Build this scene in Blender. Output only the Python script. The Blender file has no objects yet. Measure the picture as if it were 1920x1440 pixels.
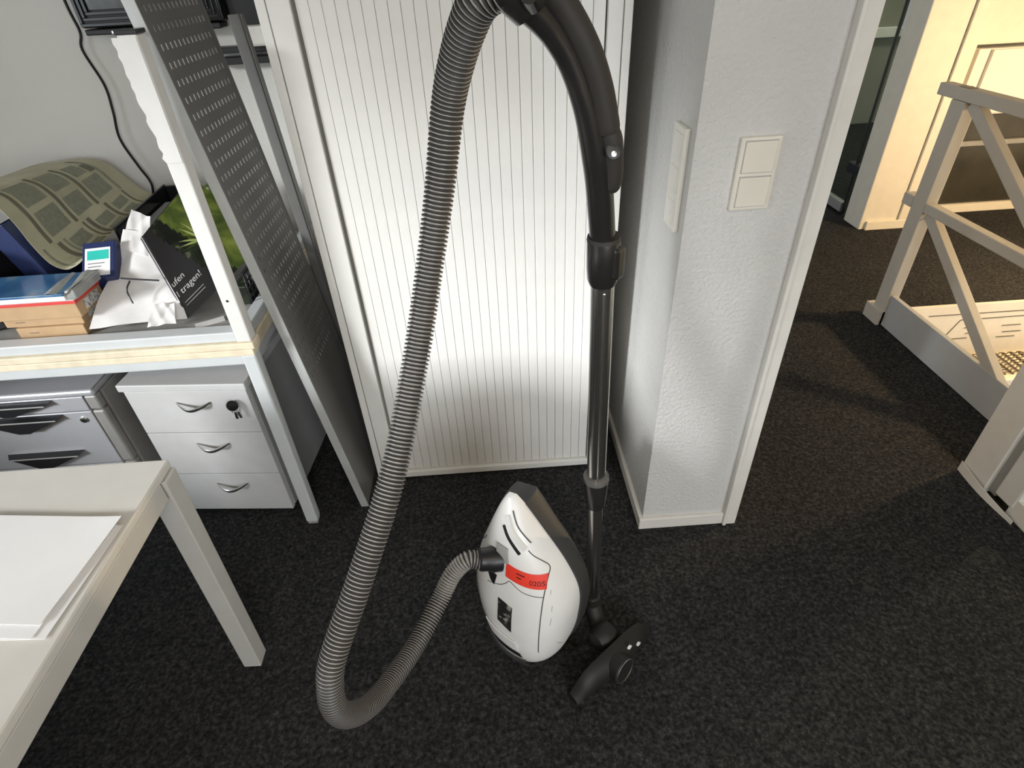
import bpy, bmesh, math, random
from mathutils import Vector, Matrix
random.seed(7)
sc = bpy.context.scene
COL = sc.collection

# ------------------------------------------------------------------ camera
cam_d = bpy.data.cameras.new('camera'); cam = bpy.data.objects.new('camera', cam_d); COL.objects.link(cam)
cam_d.sensor_fit = 'HORIZONTAL'; cam_d.sensor_width = 36.0; cam_d.lens = 1066.5 / 1920 * 36.0
cam_d.clip_start = 0.02; cam_d.clip_end = 60
_p, _y, _r = 0.640626, -0.022117, -0.0552627
_f = Vector((-math.sin(_y)*math.cos(_p), math.cos(_y)*math.cos(_p), -math.sin(_p)))
_ri = Vector((math.cos(_y), math.sin(_y), 0)); _u = _ri.cross(_f)
_R = math.cos(_r)*_ri + math.sin(_r)*_u; _U = -math.sin(_r)*_ri + math.cos(_r)*_u
mw = Matrix((( _R.x, _U.x, -_f.x, 0), (_R.y, _U.y, -_f.y, 0), (_R.z, _U.z, -_f.z, 1.5), (0, 0, 0, 1)))
cam.matrix_world = mw
sc.camera = cam

# ------------------------------------------------------------------ world, lights, exposure
sc.view_settings.view_transform = 'Standard'; sc.view_settings.look = 'None'
sc.view_settings.gamma = 1.0; sc.view_settings.use_curve_mapping = False
sc.view_settings.exposure = 0.0
w = bpy.data.worlds.new('world'); sc.world = w; w.use_nodes = True
w.node_tree.nodes['Background'].inputs[0].default_value = (0.80, 0.90, 1.0, 1)
w.node_tree.nodes['Background'].inputs[1].default_value = 1.2

def area(name, loc, target, sx, sy, power, color, spread=180):
    d = bpy.data.lights.new(name, 'AREA'); d.shape = 'RECTANGLE'; d.size = sx; d.size_y = sy
    d.energy = power; d.color = color; d.spread = math.radians(spread)
    o = bpy.data.objects.new(name, d); COL.objects.link(o); o.location = loc
    o.rotation_euler = (Vector(target) - Vector(loc)).to_track_quat('-Z', 'Y').to_euler()
    return o
# low hazy sun and skylight entering through the window in the left wall, behind the camera
sd = bpy.data.lights.new('sun', 'SUN'); sd.energy = 3.9; sd.angle = math.radians(11); sd.color = (0.96, 0.985, 1.0)
so_ = bpy.data.objects.new('sun', sd); COL.objects.link(so_); so_.location = (-6, -5, 4)
so_.rotation_euler = Vector((1.2, 1.0, -0.46)).to_track_quat('-Z', 'Y').to_euler()
area('window_skylight', (-2.86, -.65, 1.62), (0.0, 1.0, 0.8), 1.9, 1.2, 12, (0.88, 0.94, 1.0))
# added cool fill at an unseen rear opening, brightens vacuum, carpet and front faces
area('rear_fill_light', (1.0, -2.44, 1.65), (0.1, 0.8, 0.0), 1.8, 1.2, 19, (0.90, 0.95, 1.0), 95)
# added warm ambient fill below the ceiling, unseen behind the camera
area('ceiling_fill_light', (0.2, -0.9, 2.44), (0.2, -0.9, 0), 1.2, 0.3, 14, (1.0, 0.80, 0.57))
# added fill that lifts the dark room behind the corridor glass
area('far_room_fill_light', (3.4, 5.0, 2.44), (3.4, 5.0, 0), 1.2, 0.3, 30, (1.0, 0.92, 0.76))

# ------------------------------------------------------------------ materials
def mat(name, col, rough=0.5, metal=0.0, var=0.06, vscale=18, bump=0.0, bscale=300, spec=0.5, coat=0.0, detail=3):
    m = bpy.data.materials.new(name); m.use_nodes = True
    nt = m.node_tree; b = nt.nodes['Principled BSDF']
    b.inputs['Roughness'].default_value = rough; b.inputs['Metallic'].default_value = metal
    b.inputs['Specular IOR Level'].default_value = spec
    b.inputs['Coat Weight'].default_value = coat
    tc = nt.nodes.new('ShaderNodeTexCoord')
    n = nt.nodes.new('ShaderNodeTexNoise'); n.inputs['Scale'].default_value = vscale; n.inputs['Detail'].default_value = detail
    nt.links.new(tc.outputs['Object'], n.inputs['Vector'])
    r = nt.nodes.new('ShaderNodeValToRGB')
    r.color_ramp.elements[0].position = 0.3; r.color_ramp.elements[1].position = 0.7
    r.color_ramp.elements[0].color = tuple(max(0, c*(1-var)) for c in col[:3]) + (1,)
    r.color_ramp.elements[1].color = tuple(min(1, c*(1+var)) for c in col[:3]) + (1,)
    nt.links.new(n.outputs['Fac'], r.inputs['Fac']); nt.links.new(r.outputs['Color'], b.inputs['Base Color'])
    if bump:
        n2 = nt.nodes.new('ShaderNodeTexNoise'); n2.inputs['Scale'].default_value = bscale; n2.inputs['Detail'].default_value = 4
        nt.links.new(tc.outputs['Object'], n2.inputs['Vector'])
        bp = nt.nodes.new('ShaderNodeBump'); bp.inputs['Strength'].default_value = bump; bp.inputs['Distance'].default_value = 0.01
        nt.links.new(n2.outputs['Fac'], bp.inputs['Height']); nt.links.new(bp.outputs['Normal'], b.inputs['Normal'])
    return m

def carpet_mat():
    m = bpy.data.materials.new('carpet'); m.use_nodes = True; nt = m.node_tree; b = nt.nodes['Principled BSDF']
    b.inputs['Roughness'].default_value = 1.0; b.inputs['Specular IOR Level'].default_value = 0.05
    tc = nt.nodes.new('ShaderNodeTexCoord')
    n1 = nt.nodes.new('ShaderNodeTexNoise'); n1.inputs['Scale'].default_value = 95; n1.inputs['Detail'].default_value = 5; n1.inputs['Roughness'].default_value = 0.7
    n2 = nt.nodes.new('ShaderNodeTexNoise'); n2.inputs['Scale'].default_value = 5; n2.inputs['Detail'].default_value = 3
    for n in (n1, n2): nt.links.new(tc.outputs['Object'], n.inputs['Vector'])
    r = nt.nodes.new('ShaderNodeValToRGB'); e = r.color_ramp.elements
    e[0].position = 0.34; e[0].color = (0.013, 0.013, 0.015, 1); e[1].position = 0.74; e[1].color = (0.098, 0.097, 0.095, 1)
    x = r.color_ramp.elements.new(0.52); x.color = (0.036, 0.036, 0.037, 1)
    mx = nt.nodes.new('ShaderNodeMixRGB'); mx.blend_type = 'MULTIPLY'; mx.inputs[0].default_value = 1
    r2 = nt.nodes.new('ShaderNodeValToRGB'); r2.color_ramp.elements[0].color = (0.78, 0.78, 0.78, 1); r2.color_ramp.elements[1].color = (1.15, 1.13, 1.1, 1)
    nt.links.new(n1.outputs['Fac'], r.inputs['Fac']); nt.links.new(n2.outputs['Fac'], r2.inputs['Fac'])
    nt.links.new(r.outputs['Color'], mx.inputs[1]); nt.links.new(r2.outputs['Color'], mx.inputs[2])
    nt.links.new(mx.outputs['Color'], b.inputs['Base Color'])
    bp = nt.nodes.new('ShaderNodeBump'); bp.inputs['Strength'].default_value = 0.8; bp.inputs['Distance'].default_value = 0.006
    nt.links.new(n1.outputs['Fac'], bp.inputs['Height']); nt.links.new(bp.outputs['Normal'], b.inputs['Normal'])
    return m

def glass_mat(name, tint=(0.85, 0.92, 0.9), alpha=0.12):
    m = bpy.data.materials.new(name); m.use_nodes = True; nt = m.node_tree
    for n in list(nt.nodes): nt.nodes.remove(n)
    o = nt.nodes.new('ShaderNodeOutputMaterial'); t = nt.nodes.new('ShaderNodeBsdfTransparent'); g = nt.nodes.new('ShaderNodeBsdfGlossy')
    t.inputs[0].default_value = tint + (1,); g.inputs['Roughness'].default_value = 0.03; g.inputs[0].default_value = (0.9, 0.95, 0.93, 1)
    lw_ = nt.nodes.new('ShaderNodeLayerWeight'); f = nt.nodes.new('ShaderNodeMath'); f.operation = 'MULTIPLY_ADD'; f.inputs[1].default_value = 0.16; f.inputs[2].default_value = 0.02
    nt.links.new(lw_.outputs['Facing'], f.inputs[0])
    mx = nt.nodes.new('ShaderNodeMixShader')
    nt.links.new(f.outputs[0], mx.inputs[0]); nt.links.new(t.outputs[0], mx.inputs[1]); nt.links.new(g.outputs[0], mx.inputs[2]); nt.links.new(mx.outputs[0], o.inputs[0])
    return m

def ramp_mat(name, stops, scale=12, detail=6, rough=0.35, distort=0.0, stretch=(1, 1, 1)):
    m = bpy.data.materials.new(name); m.use_nodes = True; nt = m.node_tree; b = nt.nodes['Principled BSDF']
    b.inputs['Roughness'].default_value = rough
    tc = nt.nodes.new('ShaderNodeTexCoord'); mp = nt.nodes.new('ShaderNodeMapping'); mp.inputs['Scale'].default_value = stretch
    n = nt.nodes.new('ShaderNodeTexNoise'); n.inputs['Scale'].default_value = scale; n.inputs['Detail'].default_value = detail
    n.inputs['Distortion'].default_value = distort
    nt.links.new(tc.outputs['Object'], mp.inputs[0]); nt.links.new(mp.outputs[0], n.inputs['Vector'])
    r = nt.nodes.new('ShaderNodeValToRGB')
    while len(r.color_ramp.elements) < len(stops): r.color_ramp.elements.new(0.5)
    for e, (p, c) in zip(r.color_ramp.elements, stops): e.position = p; e.color = c + (1,)
    nt.links.new(n.outputs['Fac'], r.inputs['Fac']); nt.links.new(r.outputs['Color'], b.inputs['Base Color'])
    return m

M = {}
M['carpet'] = carpet_mat()
M['wall'] = mat('wall_plaster', (0.80, 0.785, 0.74), 0.9, var=0.03, vscale=4, bump=0.12, bscale=70, spec=0.2)
M['pillar'] = mat('pillar_roughcast', (0.665, 0.655, 0.635), 0.9, var=0.03, vscale=4, bump=0.5, bscale=95, spec=0.2)
M['ceiling'] = mat('ceiling_paint', (0.75, 0.74, 0.71), 0.9)
M['trim'] = mat('trim_white', (0.78, 0.76, 0.71), 0.45, var=0.03)
M['cream'] = mat('cream_paint', (0.80, 0.74, 0.62), 0.5, var=0.03)
M['railpaint'] = mat('railing_paint', (0.52, 0.485, 0.42), 0.5, var=0.03)
M['cab'] = mat('cabinet_white', (0.83, 0.815, 0.775), 0.42, var=0.02, bump=0.03, bscale=500)
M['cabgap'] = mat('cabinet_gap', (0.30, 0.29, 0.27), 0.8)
M['rail'] = mat('table_rail_lacquer', (0.62, 0.645, 0.65), 0.4, var=0.03)
M['kick'] = mat('kickboard_grey', (0.46, 0.465, 0.465), 0.45, var=0.02)
M['post'] = mat('post_lacquer', (0.76, 0.75, 0.72), 0.4, var=0.03)
M['wood'] = mat('light_wood', (0.80, 0.70, 0.52), 0.55, var=0.10, vscale=30)
M['greytop'] = mat('grey_tabletop', (0.33, 0.325, 0.31), 0.6, var=0.12, vscale=25)
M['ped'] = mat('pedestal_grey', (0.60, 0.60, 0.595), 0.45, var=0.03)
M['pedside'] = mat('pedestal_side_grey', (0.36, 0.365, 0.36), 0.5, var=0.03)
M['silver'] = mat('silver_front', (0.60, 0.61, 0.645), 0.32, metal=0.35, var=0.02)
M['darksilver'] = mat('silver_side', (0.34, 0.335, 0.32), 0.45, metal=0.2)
M['chrome'] = mat('chrome', (0.78, 0.765, 0.75), 0.24, metal=1.0, var=0.03)
M['chromebr'] = mat('brushed_handle', (0.78, 0.77, 0.75), 0.28, metal=1.0, var=0.03)
M['black'] = mat('black_plastic', (0.014, 0.014, 0.016), 0.4)
M['gloss'] = mat('black_gloss', (0.012, 0.012, 0.014), 0.14)
M['handle_black'] = mat('handle_plastic', (0.022, 0.021, 0.021), 0.24, spec=0.7)
M['handle_soft'] = mat('soft_grip', (0.034, 0.030, 0.027), 0.62)
M['base'] = mat('vacuum_base', (0.036, 0.036, 0.036), 0.55)
M['vac'] = mat('vacuum_white', (0.86, 0.855, 0.835), 0.3, var=0.02)
M['vacgrey'] = mat('vacuum_grey', (0.40, 0.40, 0.385), 0.4)
M['seam'] = mat('seam', (0.09, 0.088, 0.08), 0.7)
M['red'] = mat('red_sticker', (0.90, 0.055, 0.03), 0.5, var=0.02)
M['ink'] = mat('ink', (0.02, 0.018, 0.018), 0.7)
M['inkred'] = mat('ink_on_red', (0.10, 0.012, 0.01), 0.7)
M['ringgrey'] = mat('ring_grey', (0.14, 0.137, 0.13), 0.25)
M['hose'] = mat('hose_rib', (0.36, 0.345, 0.325), 0.28, metal=0.15, var=0.05)
M['hosegap'] = mat('hose_groove', (0.040, 0.037, 0.034), 0.6)
M['head'] = mat('floor_head', (0.011, 0.0105, 0.010), 0.6)
M['panel'] = mat('grey_metal_panel', (0.16, 0.156, 0.148), 0.42, metal=0.2, var=0.06, vscale=8)
M['paneledge'] = mat('panel_edge', (0.55, 0.56, 0.55), 0.35, metal=0.2)
M['board'] = mat('grey_board', (0.13, 0.127, 0.12), 0.55)
M['desk'] = mat('desk_white', (0.71, 0.69, 0.645), 0.5, var=0.02)
M['deskedge'] = mat('desk_edge', (0.58, 0.57, 0.535), 0.45, var=0.03)
M['paper'] = mat('paper_white', (0.88, 0.875, 0.87), 0.8, var=0.012)
M['paper2'] = mat('paper_print', (0.80, 0.775, 0.76), 0.75, var=0.10, vscale=14, detail=6)
M['carton'] = mat('carton', (0.50, 0.335, 0.185), 0.8, var=0.08)
M['cartonlab'] = ramp_mat('carton_label', [(0.42, (0.72, 0.70, 0.66)), (0.5, (0.72, 0.70, 0.66)), (0.58, (0.25, 0.24, 0.22))], scale=160, detail=2, rough=0.7)
M['redbox'] = mat('red_card', (0.68, 0.06, 0.05), 0.6)
M['clear'] = mat('clear_plastic', (0.34, 0.345, 0.33), 0.15, spec=0.8, var=0.2)
M['blue'] = mat('blue_binder', (0.018, 0.030, 0.105), 0.4)
M['bluetop'] = ramp_mat('blue_film', [(0.35, (0.03, 0.10, 0.24)), (0.6, (0.06, 0.17, 0.33)), (0.72, (0.30, 0.36, 0.38))], scale=9, rough=0.18)
M['teal'] = mat('teal_label', (0.03, 0.55, 0.46), 0.5)
M['roll'] = ramp_mat('printed_sheet', [(0.3, (0.45, 0.43, 0.29)), (0.5, (0.53, 0.505, 0.345)), (0.7, (0.60, 0.57, 0.40))], scale=10, detail=5, rough=0.55)
M['rollink'] = mat('sheet_print_dark', (0.17, 0.165, 0.11), 0.6)
M['rollink2'] = mat('sheet_print_mid', (0.28, 0.29, 0.21), 0.6, var=0.15, vscale=90)
M['foliage'] = ramp_mat('foliage_print', [(0.30, (0.018, 0.030, 0.008)), (0.45, (0.10, 0.15, 0.025)), (0.58, (0.27, 0.33, 0.06)), (0.75, (0.46, 0.52, 0.18))], scale=13, detail=7, rough=0.3, distort=0.6)
M['foldark'] = ramp_mat('dark_print', [(0.45, (0.012, 0.014, 0.010)), (0.62, (0.03, 0.04, 0.02)), (0.78, (0.35, 0.38, 0.25))], scale=30, detail=5, rough=0.3)
M['charcoal'] = mat('charcoal_print', (0.040, 0.038, 0.040), 0.28)
M['frond'] = mat('frond_print', (0.50, 0.58, 0.20), 0.4, var=0.25)
M['frondd'] = mat('frond_dark', (0.06, 0.09, 0.015), 0.4)
M['white'] = mat('white_plastic', (0.80, 0.775, 0.71), 0.35, var=0.02)
M['switch'] = mat('switch_cream', (0.80, 0.755, 0.66), 0.35, var=0.02)
M['screen'] = ramp_mat('dark_screen', [(0.35, (0.03, 0.03, 0.03)), (0.5, (0.10, 0.105, 0.10)), (0.6, (0.30, 0.30, 0.29))], scale=9, detail=2, rough=0.2)  # grey blotches paint the reflections on the monitor glass into the colour
M['plate'] = ramp_mat('plate_print', [(0.46, (0.022, 0.021, 0.020)), (0.56, (0.05, 0.048, 0.045)), (0.68, (0.42, 0.40, 0.37))], scale=55, detail=3, rough=0.35)
M['rubber'] = mat('mat_rubber', (0.11, 0.085, 0.05), 0.6)
M['darkpanel'] = mat('dark_panel', (0.045, 0.043, 0.034), 0.2, var=0.25, vscale=5)
M['greenwall'] = mat('far_wall', (0.20, 0.195, 0.15), 0.7, var=0.1, vscale=3)
M['glass'] = glass_mat('pane_glass')

# ------------------------------------------------------------------ helpers
OFF = {}
def V(*a): return Vector(a)
def thing(name, label, cat, loc=(0, 0, 0), group=None, kind=None):
    o = bpy.data.objects.new(name, None); o.empty_display_size = 0.05
    COL.objects.link(o); o.location = loc; OFF[o.name] = Vector(loc)
    o['label'] = label; o['category'] = cat
    if group: o['group'] = group
    if kind: o['kind'] = kind
    return o
def link(name, me, parent=None, label=None, cat=None, group=None, kind=None):
    """verts are in world coordinates; they are shifted to the parent's (or own) base"""
    if parent is not None: off = OFF[parent.name].copy()
    else:
        xs = [v.co for v in me.vertices]
        off = Vector(((min(c.x for c in xs)+max(c.x for c in xs))/2, (min(c.y for c in xs)+max(c.y for c in xs))/2, min(c.z for c in xs)))
    me.transform(Matrix.Translation(-off))
    o = bpy.data.objects.new(name, me); COL.objects.link(o)
    if parent is not None: o.parent = parent
    else: o.location = off
    OFF[o.name] = off
    if label: o['label'] = label
    if cat: o['category'] = cat
    if group: o['group'] = group
    if kind: o['kind'] = kind
    return o
def setm(me, mats):
    if not isinstance(mats, (list, tuple)): mats = [mats]
    for m in mats: me.materials.append(M[m] if isinstance(m, str) else m)
def finish(bm, name, m, smooth=False, angle=None):
    bmesh.ops.recalc_face_normals(bm, faces=bm.faces)
    me = bpy.data.meshes.new(name); bm.to_mesh(me); bm.free(); setm(me, m)
    if smooth:
        for p in me.polygons: p.use_smooth = True
        if angle: 
            try: me.set_sharp_from_angle(angle=math.radians(angle))
            except Exception: pass
    return me
def bm_box(bm, a, b, bevel=0.0, mtx=None):
    x0, y0, z0 = a; x1, y1, z1 = b
    vs = [bm.verts.new(c) for c in [(x0,y0,z0),(x1,y0,z0),(x1,y1,z0),(x0,y1,z0),(x0,y0,z1),(x1,y0,z1),(x1,y1,z1),(x0,y1,z1)]]
    if mtx is not None:
        for v in vs: v.co = mtx @ v.co
    fs = [bm.faces.new([vs[i] for i in f]) for f in [(0,3,2,1),(4,5,6,7),(0,1,5,4),(1,2,6,5),(2,3,7,6),(3,0,4,7)]]
    if bevel > 0:
        es = list({e for f in fs for e in f.edges})
        bmesh.ops.bevel(bm, geom=es, offset=bevel, segments=2, profile=0.5, affect='EDGES')
def box(name, a, b, m, parent=None, bevel=0.002, mtx=None, **k):
    bm = bmesh.new(); bm_box(bm, a, b, bevel, mtx); return link(name, finish(bm, name, m), parent, **k)
def boxes(name, lst, m, parent=None, bevel=0.0, **k):
    bm = bmesh.new()
    for a, b in lst: bm_box(bm, a, b, bevel)
    return link(name, finish(bm, name, m), parent, **k)
def rotz(c, ang): return Matrix.Translation(c) @ Matrix.Rotation(ang, 4, 'Z') @ Matrix.Translation(-Vector(c))
def beam(name, p, q, wx, wy, m, parent=None, up=(0, 0, 1), bevel=0.002, **k):
    """rectangular bar from p to q; wx across, wy along 'up' projection"""
    p, q = Vector(p), Vector(q); d = (q-p); L = d.length; d.normalize()
    s = d.cross(Vector(up))
    if s.length < 1e-4: s = d.cross(Vector((0, 1, 0)))
    s.normalize(); u = s.cross(d)
    mtx = Matrix(((s.x, d.x, u.x, p.x), (s.y, d.y, u.y, p.y), (s.z, d.z, u.z, p.z), (0, 0, 0, 1)))
    return box(name, (-wx/2, 0, -wy/2), (wx/2, L, wy/2), m, parent, bevel, mtx, **k)
def catmull(pts, n):
    P = [Vector(p) for p in pts]; P = [2*P[0]-P[1]] + P + [2*P[-1]-P[-2]]; out = []
    for i in range(1, len(P)-2):
        a, b, c, d = P[i-1:i+3]
        for j in range(n):
            t = j/n
            out.append(0.5*((2*b)+(c-a)*t+(2*a-5*b+4*c-d)*t*t+(3*b-a-3*c+d)*t**3))
    out.append(P[-2]); return out
def resample(pts, step):
    out = [pts[0]]; acc = 0
    for a, b in zip(pts, pts[1:]):
        L = (b-a).length; t = step-acc
        while t <= L:
            out.append(a+(b-a)*(t/L)); t += step
        acc = (acc+L) % step if L+acc >= step else acc+L
    return out
def frames(pts, up0=(0.3, 1, 0.2)):
    T = []; n = len(pts)
    for i in range(n): T.append((pts[min(i+1, n-1)]-pts[max(i-1, 0)]).normalized())
    N = [(Vector(up0)-T[0]*Vector(up0).dot(T[0])).normalized()]
    for i in range(1, n):
        v = N[-1]-T[i]*N[-1].dot(T[i]); N.append(v.normalized())
    return T, N
def bm_tube(bm, pts, rad, seg=12, mats=None, caps=True, up0=(0.3, 1, 0.2)):
    pts = [Vector(p) for p in pts]; T, N = frames(pts, up0); rings = []
    for i, p in enumerate(pts):
        r = rad[i] if isinstance(rad, (list, tuple)) else rad
        rx, ry = r if isinstance(r, tuple) else (r, r)
        B = T[i].cross(N[i])
        rings.append([bm.verts.new(p+N[i]*math.cos(2*math.pi*k/seg)*rx+B*math.sin(2*math.pi*k/seg)*ry) for k in range(seg)])
    for i in range(len(rings)-1):
        for k in range(seg):
            f = bm.faces.new((rings[i][k], rings[i][(k+1) % seg], rings[i+1][(k+1) % seg], rings[i+1][k]))
            if mats: f.material_index = mats[i]
    if caps:
        bm.faces.new(rings[0][::-1]); bm.faces.new(rings[-1])
def tube(name, pts, rad, m, parent=None, seg=12, mats=None, up0=(0.3, 1, 0.2), caps=True, angle=40, **k):
    bm = bmesh.new(); bm_tube(bm, pts, rad, seg, mats, caps, up0)
    return link(name, finish(bm, name, m, True, angle), parent, **k)
def grid_surf(name, fn, nu, nv, m, parent=None, thick=0.0, smooth=True, matfn=None, **k):
    bm = bmesh.new(); g = [[bm.verts.new(fn(i/nu, j/nv)) for j in range(nv+1)] for i in range(nu+1)]
    for i in range(nu):
        for j in range(nv):
            f = bm.faces.new((g[i][j], g[i+1][j], g[i+1][j+1], g[i][j+1]))
            if matfn: f.material_index = matfn((i+.5)/nu, (j+.5)/nv)
    if thick:
        bmesh.ops.recalc_face_normals(bm, faces=bm.faces)
        bmesh.ops.solidify(bm, geom=list(bm.faces), thickness=thick)
    return link(name, finish(bm, name, m, smooth, 50), parent, **k)
def text_mesh(name, s, size, fn, m, parent, depth=0.0, align='LEFT', **k):
    cu = bpy.data.curves.new(name, 'FONT'); cu.body = s; cu.size = size; cu.align_x = align; cu.resolution_u = 3
    if depth: cu.extrude = depth
    o = bpy.data.objects.new(name, cu); COL.objects.link(o)
    dg = bpy.context.evaluated_depsgraph_get(); dg.update()
    me = bpy.data.meshes.new_from_object(o.evaluated_get(dg)); bpy.data.objects.remove(o); bpy.data.curves.remove(cu)
    bm = bmesh.new(); bm.from_mesh(me); bmesh.ops.triangulate(bm, faces=bm.faces); 
    for v in bm.verts: v.co = fn(v.co.x, v.co.y)
    bm.to_mesh(me); bm.free(); me.materials.clear(); setm(me, m)
    return link(name, me, parent, **k)
def bm_lathe(bm, prof, c, ax=(0, 0, 1), seg=20, ref=(1, 0, 0)):
    ax = Vector(ax).normalized(); u = Vector(ref); u = (u-ax*u.dot(ax)).normalized(); v = ax.cross(u); c = Vector(c); R = []
    for r, h in prof: R.append([bm.verts.new(c+ax*h+(u*math.cos(2*math.pi*k/seg)+v*math.sin(2*math.pi*k/seg))*r) for k in range(seg)])
    for a, b in zip(R, R[1:]):
        for k in range(seg): bm.faces.new((a[k], a[(k+1) % seg], b[(k+1) % seg], b[k]))
    bm.faces.new(R[0][::-1]); bm.faces.new(R[-1])
def lathe(name, prof, c, m, parent=None, ax=(0, 0, 1), seg=20, **k):
    bm = bmesh.new(); bm_lathe(bm, prof, c, ax, seg); return link(name, finish(bm, name, m, True, 35), parent, **k)
S = dict(kind='structure')

# ================================================================== THE SETTING
WY = 2.10
boxes('floor', [((-3, -2.6, -.06), (1.90, 6.2, 0)), ((1.90, 2.435, -.06), (5.2, 6.2, 0)), ((1.90, -2.6, -.06), (5.2, .6, 0))], 'carpet', **S)
box('ceiling', (-3, -2.6, 2.5), (5.2, 6.2, 2.6), 'ceiling', bevel=0, **S)
box('wall_back', (-3, WY, 0), (.44, WY+.12, 2.5), 'wall', bevel=0, **S)
boxes('wall_left', [((-3, -2.6, 0), (-2.88, WY, .95)), ((-3, -2.6, 2.24), (-2.88, WY, 2.5)), ((-3, -2.6, .95), (-2.88, -1.62, 2.24)), ((-3, .32, .95), (-2.88, WY, 2.24))], 'wall', **S)
boxes('wall_rear', [((-2.88, -2.6, 0), (5.2, -2.45, 1.05)), ((-2.88, -2.6, 2.25), (5.2, -2.45, 2.5)), ((-2.88, -2.6, 1.05), (.1, -2.45, 2.25)), ((1.9, -2.6, 1.05), (5.2, -2.45, 2.25))], 'wall', **S)
boxes('wall_pillar', [((.422, 1.188, 0), (.69, WY+.12, 2.5))], 'pillar', **S)
box('baseboard_front', (.410, 1.176, 0), (.686, 1.189, .046), 'trim', bevel=.003, **S)
box('baseboard_left', (.410, 1.189, 0), (.423, WY, .046), 'trim', bevel=.003, **S)
bm = bmesh.new(); bm_box(bm, (.684, 1.172, 0), (.724, WY, 2.5), .003); bm_box(bm, (.681, 1.166, 0), (.692, 1.19, 2.5), .003)
link('trim_1', finish(bm, 'trim_1', 'trim'), **S)
# corridor column beside the glass, with its frame trim and baseboard
box('wall_corridor', (2.365, 3.42, 0), (2.60, 3.60, 2.5), 'cream', bevel=.006, **S)
boxes('trim_2', [((2.602, 3.405, 0), (2.662, 3.60, 2.5)), ((2.672, 3.42, 0), (2.686, 3.60, 2.5)), ((2.692, 3.43, 0), (2.702, 3.60, 2.5))], 'cream', bevel=.002, **S)
box('baseboard_corridor', (2.40, 3.402, 0), (2.665, 3.42, .055), 'cream', bevel=.003, **S)
box('wall_far', (.4, 6.05, 0), (5.2, 6.2, 2.5), 'greenwall', bevel=0, **S)
box('trim_3', (1.5, 6.0, .76), (5.2, 6.05, .84), 'trim', bevel=.004, **S)
box('wall_right', (5.08, -2.45, -1.6), (5.2, 6.05, 2.5), 'cream', bevel=0, **S)
# corridor glass
gl = thing('window_1', 'glass corridor door and side pane with a dark joint beside the cream column', 'glass door', (2.41, 3.6, 0), kind='structure')
box('pane', (2.405, 3.60, .01), (2.415, 3.695, 2.45), 'glass', gl, 0)
box('pane', (2.405, 3.712, .06), (2.415, 4.60, 2.45), 'glass', gl, 0)
box('joint', (2.402, 3.697, 0), (2.418, 3.710, 2.45), 'black', gl, .001)
box('bottom_rail', (2.39, 3.715, .012), (2.43, 4.6, .075), 'darksilver', gl, .003)
box('lock', (2.385, 3.615, .27), (2.435, 3.765, .335), 'black', gl, .004)
box('handle_plate', (2.395, 3.62, 1.08), (2.425, 3.66, 1.5), 'chromebr', gl, .003)
# dark glazed screen beyond the stairs and the bright cupboard above it
sr = thing('window_2', 'dark glazed screen with a pale bottom rail beyond the stairs', 'glass screen', (3.5, 3.64, 0), kind='structure')
box('bottom_rail', (2.70, 3.60, 0), (5.05, 3.66, .055), 'cream', sr, .003)
box('pane', (2.70, 3.625, .055), (5.05, 3.645, .43), 'darkpanel', sr, .001)
box('middle_rail', (2.70, 3.60, .43), (5.05, 3.66, .46), 'darksilver', sr, .003)
box('pane', (2.70, 3.625, .46), (5.05, 3.645, .64), 'darkpanel', sr, .001)
box('stile', (2.704, 3.60, .055), (2.73, 3.66, 2.4), 'cream', sr, .003)
cu = thing('wall_cupboard', 'bright white cupboard lit by the warm stair lamp, above the dark screen', 'cupboard', (3.6, 3.5, .64))
box('body', (2.78, 3.50, .64), (5.0, 3.66, .985), 'white', cu, .003)
box('door', (2.85, 3.48, .65), (5.0, 3.50, .98), 'white', cu, .003)
box('top_panel', (2.74, 3.54, 1.0), (5.05, 3.66, 2.3), 'cream', cu, .004)
box('hinge_strip', (2.80, 3.485, .66), (2.82, 3.50, .80), 'darksilver', cu, .001)

# stairs going down behind the railing
st = thing('staircase', 'cream stairs going down behind the railing with ribbed rubber treads', 'stairs', (3, 2.0, -1.5))
box('riser', (1.90, 2.418, -.33), (5.07, 2.4345, -.001), 'cream', st, .002)
for i in range(5):
    y1 = 2.417-.235*i; z = -.315-.18*i
    box('tread', (1.90, y1-.235, z-.03), (5.07, y1, z), 'cream', st, .002)
    if i < 4: box('riser', (1.90, y1-.250, z-.18), (5.07, y1-.236, z-.031), 'cream', st, .001)
    bm = bmesh.new(); ny = 9
    for r in range(ny):
        yy = y1-.018-r*.021
        pts = [Vector((1.98+j*.012, yy+(.005 if (j//2) % 2 else -.005), z+.008)) for j in range(118)]
        bm_tube(bm, pts, .0032, 5)
    for r in range(34):
        xx = 1.985+r*.042
        bm_box(bm, (xx-.003, y1-.195, z+.001), (xx+.003, y1-.01, z+.007))
    link('rubber_mat', finish(bm, 'rubber_mat', 'rubber'), st, kind='stuff')
    box('nosing', (1.90, y1-.243, z-.012), (5.07, y1-.222, z+.004), 'trim', st, .002)
box('stringer', (1.885, .6, -1.6), (1.899, 2.417, -.061), 'cream', st, .001)
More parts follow.
